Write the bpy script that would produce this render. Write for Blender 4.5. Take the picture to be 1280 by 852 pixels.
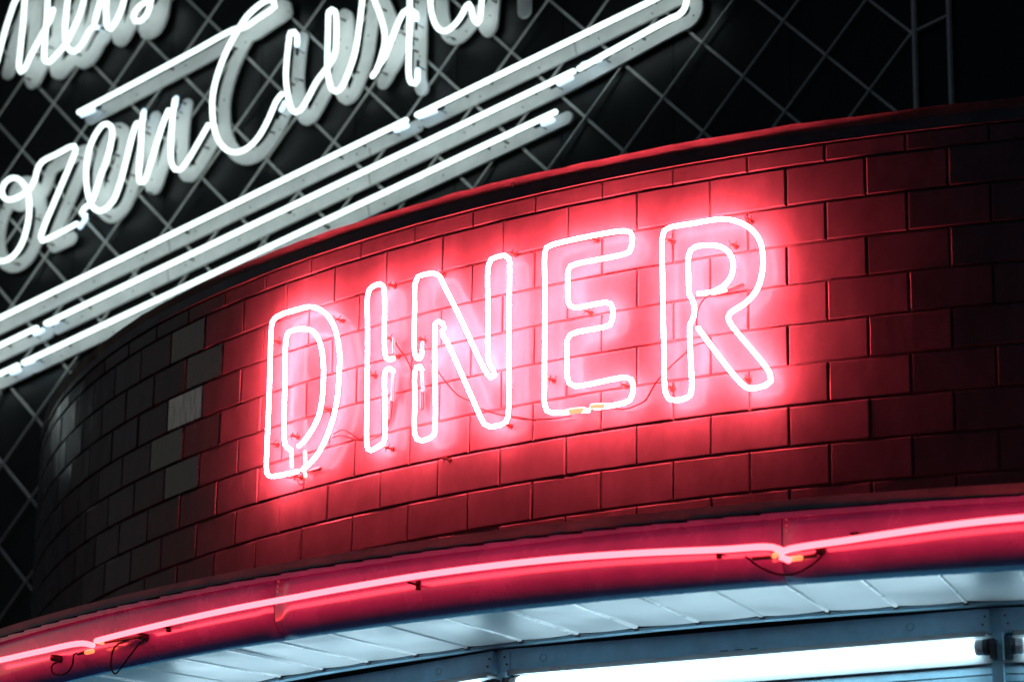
import bpy, math, random, json
import numpy as np
from mathutils import Vector, Matrix

# ------------------------------------------------------------------ camera, sky, exposure
S = bpy.context.scene
for o in list(bpy.data.objects):
    bpy.data.objects.remove(o)
COL = S.collection
R_ = math.radians

cam_d = bpy.data.cameras.new("camera")
cam = bpy.data.objects.new("camera", cam_d)
COL.objects.link(cam)
S.camera = cam
PITCH, ROLL = R_(16.920468), R_(-0.829898)
rt = Vector((1, 0, 0)); up = Vector((0, -math.sin(PITCH), math.cos(PITCH))); fw = Vector((0, math.cos(PITCH), math.sin(PITCH)))
c_, s_ = math.cos(ROLL), math.sin(ROLL)
cx = c_ * rt - s_ * up
cy = s_ * rt + c_ * up
m = Matrix((cx, cy, -fw)).transposed().to_4x4()
m.translation = (0, 0, 1.6)
cam.matrix_world = m
cam_d.sensor_fit = 'HORIZONTAL'
cam_d.sensor_width = 36
cam_d.lens = 107.13
cam_d.clip_start = 0.1
cam_d.clip_end = 500
cam_d.dof.use_dof = True
cam_d.dof.focus_distance = 7.6
cam_d.dof.aperture_fstop = 3.6

world = bpy.data.worlds.new("World")
S.world = world
world.use_nodes = True
wn = world.node_tree
bg = wn.nodes['Background']
sky = wn.nodes.new('ShaderNodeTexSky')
sky.sky_type = 'NISHITA'
sky.sun_disc = False
sky.ozone_density = 4.5
sky.air_density = 1.4
sky.sun_elevation = R_(21)
sky.sun_rotation = R_(-63)
wn.links.new(sky.outputs[0], bg.inputs[0])
bg.inputs[1].default_value = 0.0115

S.view_settings.view_transform = 'Standard'
S.view_settings.look = 'None'
S.view_settings.exposure = 0.0
S.view_settings.gamma = 1.0
S.cycles.use_denoising = True
S.cycles.max_bounces = 8
S.cycles.sample_clamp_indirect = 6.0
S.cycles.caustics_reflective = False
S.cycles.caustics_refractive = False

random.seed(11)
rng = np.random.default_rng(5)

# ------------------------------------------------------------------ helpers
AX, AY = 2.42800, 10.59582      # axis of the round corner
RW = 4.06425                    # radius of the tile face
H0 = 2.559599 + 1.6             # joint under the half course of tiles
TH0, DTH = R_(-24.42342651), 2.004309357 / 40.64247561
C1 = 0.1                        # one tile course

def cyl(th, r, z):
    return Vector((AX + r * math.sin(th), AY - r * math.cos(th), z))

class MB:
    def __init__(s): s.v = []; s.f = []
    def add(s, vs, fs):
        b = len(s.v); s.v += [tuple(v) for v in vs]; s.f += [tuple(i + b for i in f) for f in fs]
    def box(s, c, ex, ey, ez):          # centre and three half-axis vectors
        c = Vector(c); ex = Vector(ex); ey = Vector(ey); ez = Vector(ez)
        vs = [c + a * ex + b * ey + d * ez for d in (-1, 1) for b in (-1, 1) for a in (-1, 1)]
        s.add(vs, [(0, 2, 3, 1), (4, 5, 7, 6), (0, 1, 5, 4), (2, 6, 7, 3), (0, 4, 6, 2), (1, 3, 7, 5)])
    def tube(s, pts, r, n=10, caps=True, rr=None):
        pts = [Vector(p) for p in pts]
        k = len(pts)
        T = []
        for i in range(k):
            a = pts[max(i - 1, 0)]; b = pts[min(i + 1, k - 1)]
            T.append((b - a).normalized())
        if caps:                        # rounded glass ends
            a, b = pts[0] - T[0] * r * 0.8, pts[-1] + T[-1] * r * 0.8
            P = [a, pts[0] - T[0] * r * 0.45] + pts + [pts[-1] + T[-1] * r * 0.45, b]
            RR = [r * 0.35, r * 0.86] + [r] * k + [r * 0.86, r * 0.35]
            T = [T[0]] * 2 + T + [T[-1]] * 2
        else:
            P = pts; RR = [r] * k
        if rr: RR = rr
        u = T[0].orthogonal().normalized()
        base = len(s.v)
        for i, p in enumerate(P):
            u = (u - T[i] * u.dot(T[i])).normalized()
            w = T[i].cross(u)
            for j in range(n):
                a = 2 * math.pi * j / n
                s.v.append(tuple(p + RR[i] * (math.cos(a) * u + math.sin(a) * w)))
        for i in range(len(P) - 1):
            for j in range(n):
                a = base + i * n + j; b = base + i * n + (j + 1) % n
                s.f.append((a, b, b + n, a + n))
        s.f.append(tuple(base + j for j in range(n))[::-1])
        s.f.append(tuple(base + (len(P) - 1) * n + j for j in range(n)))
    def ring(s, prof, t0, t1, n, jit=None):    # closed profile (r, z) swept round the axis
        k = len(prof); base = len(s.v)
        for i in range(n + 1):
            th = t0 + (t1 - t0) * i / n
            for j, (r, z) in enumerate(prof):
                dz = jit(i, j) if jit else 0
                s.v.append(tuple(cyl(th, r, z + dz)))
        for i in range(n):
            for j in range(k):
                a = base + i * k + j; b = base + i * k + (j + 1) % k
                s.f.append((a, b, b + k, a + k))
        s.f.append(tuple(base + j for j in range(k)))
        s.f.append(tuple(base + n * k + j for j in range(k))[::-1])

def fix_normals(me):
    import bmesh
    bm = bmesh.new(); bm.from_mesh(me)
    bmesh.ops.recalc_face_normals(bm, faces=bm.faces)
    bm.to_mesh(me); bm.free()

LOC = {}
def build(name, mb, mat, parent=None, smooth=False, loc=(0, 0, 0)):
    if parent is not None: loc = LOC[parent.name]
    L = Vector(loc)
    me = bpy.data.meshes.new(name)
    me.from_pydata([tuple(Vector(v) - L) for v in mb.v], [], mb.f)
    me.update()
    fix_normals(me)
    if smooth:
        for p in me.polygons: p.use_smooth = len(p.vertices) == 4
    me.materials.append(mat)
    o = bpy.data.objects.new(name, me)
    COL.objects.link(o)
    LOC[o.name] = L
    if parent is not None: o.parent = parent
    else: o.location = L
    return o

def thing(name, label, cat, loc, group=None, kind=None):
    o = bpy.data.objects.new(name, None)
    COL.objects.link(o)
    o.location = loc
    o.empty_display_size = 0.1
    LOC[o.name] = Vector(loc)
    o['label'] = label; o['category'] = cat
    if group: o['group'] = group
    if kind: o['kind'] = kind
    return o

def catmull(P, step):
    P = [np.array(p, float) for p in P]
    if len(P) == 2:
        k = max(2, int(np.linalg.norm(P[1] - P[0]) / max(step, 0.04)) + 1)
        return [P[0] + (P[1] - P[0]) * t for t in np.linspace(0, 1, k)]
    Q = [2 * P[0] - P[1]] + P + [2 * P[-1] - P[-2]]
    out = []
    for i in range(1, len(Q) - 2):
        p0, p1, p2, p3 = Q[i - 1:i + 3]
        d = [max(np.linalg.norm(b - a), 1e-6) ** 0.5 for a, b in ((p0, p1), (p1, p2), (p2, p3))]
        t0 = 0; t1 = d[0]; t2 = t1 + d[1]; t3 = t2 + d[2]
        n = max(1, int(np.linalg.norm(p2 - p1) / step))
        for j in range(n):
            t = t1 + (t2 - t1) * j / n
            A1 = (t1 - t) / (t1 - t0) * p0 + (t - t0) / (t1 - t0) * p1
            A2 = (t2 - t) / (t2 - t1) * p1 + (t - t1) / (t2 - t1) * p2
            A3 = (t3 - t) / (t3 - t2) * p2 + (t - t2) / (t3 - t2) * p3
            B1 = (t2 - t) / (t2 - t0) * A1 + (t - t0) / (t2 - t0) * A2
            B2 = (t3 - t) / (t3 - t1) * A2 + (t - t1) / (t3 - t1) * A3
            out.append((t2 - t) / (t2 - t1) * B1 + (t - t1) / (t2 - t1) * B2)
    out.append(Q[-2])
    return out

# ------------------------------------------------------------------ materials
def mat_new(name):
    mt = bpy.data.materials.new(name); mt.use_nodes = True
    nt = mt.node_tree
    return mt, nt, nt.nodes['Principled BSDF']

def surf(name, col, rough, metal=0.0, spec=0.5, noise=0.25, scale=8.0, rvar=0.15, stretch=(1, 1, 1), bump=0.0, bscale=60.0, col2=None):
    mt, nt, p = mat_new(name)
    tc = nt.nodes.new('ShaderNodeTexCoord')
    mp = nt.nodes.new('ShaderNodeMapping'); mp.inputs['Scale'].default_value = stretch
    nt.links.new(tc.outputs['Object'], mp.inputs[0])
    nz = nt.nodes.new('ShaderNodeTexNoise'); nz.inputs['Scale'].default_value = scale; nz.inputs['Detail'].default_value = 6
    nz.inputs['Roughness'].default_value = 0.65
    nt.links.new(mp.outputs[0], nz.inputs['Vector'])
    cr = nt.nodes.new('ShaderNodeValToRGB')
    cr.color_ramp.elements[0].position = 0.3; cr.color_ramp.elements[1].position = 0.72
    lo = [c * (1 - noise) for c in col]; hi = list(col2) if col2 else [min(1, c * (1 + noise)) for c in col]
    cr.color_ramp.elements[0].color = (*lo, 1); cr.color_ramp.elements[1].color = (*hi, 1)
    nt.links.new(nz.outputs['Fac'], cr.inputs[0]); nt.links.new(cr.outputs[0], p.inputs['Base Color'])
    mr = nt.nodes.new('ShaderNodeMapRange')
    mr.inputs['To Min'].default_value = max(0.02, rough - rvar); mr.inputs['To Max'].default_value = min(1, rough + rvar)
    mr.inputs['From Min'].default_value = 0.3; mr.inputs['From Max'].default_value = 0.7
    nt.links.new(nz.outputs['Fac'], mr.inputs['Value']); nt.links.new(mr.outputs[0], p.inputs['Roughness'])
    p.inputs['Metallic'].default_value = metal
    p.inputs['Specular IOR Level'].default_value = spec
    if bump:
        n2 = nt.nodes.new('ShaderNodeTexNoise'); n2.inputs['Scale'].default_value = bscale; n2.inputs['Detail'].default_value = 4
        nt.links.new(mp.outputs[0], n2.inputs['Vector'])
        bp = nt.nodes.new('ShaderNodeBump'); bp.inputs['Strength'].default_value = bump; bp.inputs['Distance'].default_value = 0.004
        nt.links.new(n2.outputs['Fac'], bp.inputs['Height']); nt.links.new(bp.outputs[0], p.inputs['Normal'])
    return mt

def glow(name, col, strength):
    mt, nt, p = mat_new(name)
    p.inputs['Base Color'].default_value = (0.6, 0.6, 0.6, 1)
    p.inputs['Roughness'].default_value = 0.15
    p.inputs['Emission Color'].default_value = (*col, 1)
    p.inputs['Emission Strength'].default_value = strength
    return mt

M = {}
M['tile'] = surf('dark_glazed_tile', (0.084, 0.085, 0.096), 0.2, spec=0.045, noise=0.2, scale=7, rvar=0.1, stretch=(2, 2, 1), bump=0.09, bscale=22)
M['tile_worn'] = surf('painted_sheen_glaze', (0.27, 0.29, 0.31), 0.26, metal=0.9, noise=0.8, scale=14, rvar=0.15, stretch=(5, 5, 0.9))  # brightest tile reflection, put into a silvery glaze colour
M['tile_dull'] = surf('painted_faint_sheen_glaze', (0.042, 0.048, 0.054), 0.27, metal=0.5, noise=0.75, scale=12, rvar=0.12, stretch=(5, 5, 0.8))  # weaker tile reflections, put into a half-metallic glaze
M['mortar'] = surf('black_mortar', (0.05, 0.05, 0.052), 0.85, noise=0.3, scale=40, rvar=0.1)
M['coping'] = surf('black_painted_coping', (0.07, 0.07, 0.075), 0.5, noise=0.3, scale=14, rvar=0.15, bump=0.15, bscale=50)
M['flashing'] = surf('weathered_grey_flashing', (0.30, 0.28, 0.28), 0.42, noise=0.35, scale=10, rvar=0.12, bump=0.1, bscale=30)
M['fascia'] = surf('magenta_painted_canopy_metal', (0.36, 0.18, 0.58), 0.25, noise=0.2, scale=6, rvar=0.08, bump=0.12, bscale=7)
fp = M['fascia'].node_tree.nodes['Principled BSDF']
fp.inputs['Coat Weight'].default_value = 1.0; fp.inputs['Coat IOR'].default_value = 2.2; fp.inputs['Coat Roughness'].default_value = 0.13
M['rib'] = surf('bright_white_rib', (0.93, 0.94, 0.94), 0.3, noise=0.04, scale=20)
M['soffit'] = surf('white_soffit_metal', (0.58, 0.61, 0.63), 0.4, noise=0.1, scale=5, rvar=0.1)
M['beam'] = surf('grey_blue_frame_paint', (0.25, 0.46, 0.58), 0.45, noise=0.18, scale=18, rvar=0.12, bump=0.06, bscale=60)
M['hardware'] = surf('dark_hardware', (0.05, 0.055, 0.06), 0.45, noise=0.3, scale=40)
M['enamel'] = surf('white_enamel', (0.78, 0.80, 0.80), 0.35, noise=0.06, scale=12, rvar=0.08)
M['tray'] = surf('grey_lamp_tray', (0.20, 0.23, 0.245), 0.4, noise=0.1, scale=12)
M['backing'] = surf('white_painted_backing', (0.93, 0.94, 0.93), 0.45, noise=0.2, scale=9, rvar=0.1)
M['lattice'] = surf('pale_painted_lattice', (0.7, 0.7, 0.68), 0.5, noise=0.2, scale=20)
M['panel'] = surf('black_backdrop_panel', (0.012, 0.012, 0.013), 0.36, spec=0.25, noise=0.3, scale=4, rvar=0.06, stretch=(1, 1, 0.4))
M['wire'] = surf('dark_wire', (0.006, 0.005, 0.005), 0.6, spec=0.1, noise=0.2, scale=40)
M['clip'] = surf('tarnished_clip', (0.022, 0.014, 0.010), 0.6, spec=0.15, noise=0.4, scale=60)
M['boot'] = surf('rubber_boot', (0.02, 0.015, 0.015), 0.5, noise=0.3, scale=40)
M['glassend'] = surf('clear_glass_end', (0.2, 0.15, 0.15), 0.12, noise=0.1, scale=40)
M['pane'] = surf('tinted_window_glass', (0.03, 0.13, 0.18), 0.12, noise=0.2, scale=4, rvar=0.05)
pp = M['pane'].node_tree.nodes['Principled BSDF']; pp.inputs['Emission Color'].default_value = (0.10, 0.55, 0.85, 1); pp.inputs['Emission Strength'].default_value = 0.4   # lit room behind tinted glass
M['concrete'] = surf('pavement_concrete', (0.20, 0.20, 0.19), 0.8, noise=0.25, scale=3, bump=0.2)
M['roof'] = surf('dark_roofing', (0.05, 0.05, 0.05), 0.85, noise=0.3, scale=6)
M['red'] = glow('red_neon', (1.0, 0.058, 0.075), 470)
M['pink'] = glow('pink_neon', (1.0, 0.040, 0.050), 13.5)
M['white'] = glow('white_neon', (0.74, 0.91, 0.88), 2.2)
M['blueend'] = glow('blue_white_electrode', (0.55, 0.80, 1.0), 1.5)
M['amber'] = glow('amber_electrode', (1.0, 0.12, 0.03), 3)
M['warmend'] = glow('warm_electrode', (1.0, 0.36, 0.16), 1.6)
M['lamp'] = glow('fluorescent_tube_glow', (0.58, 0.84, 0.96), 12.5)

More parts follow.
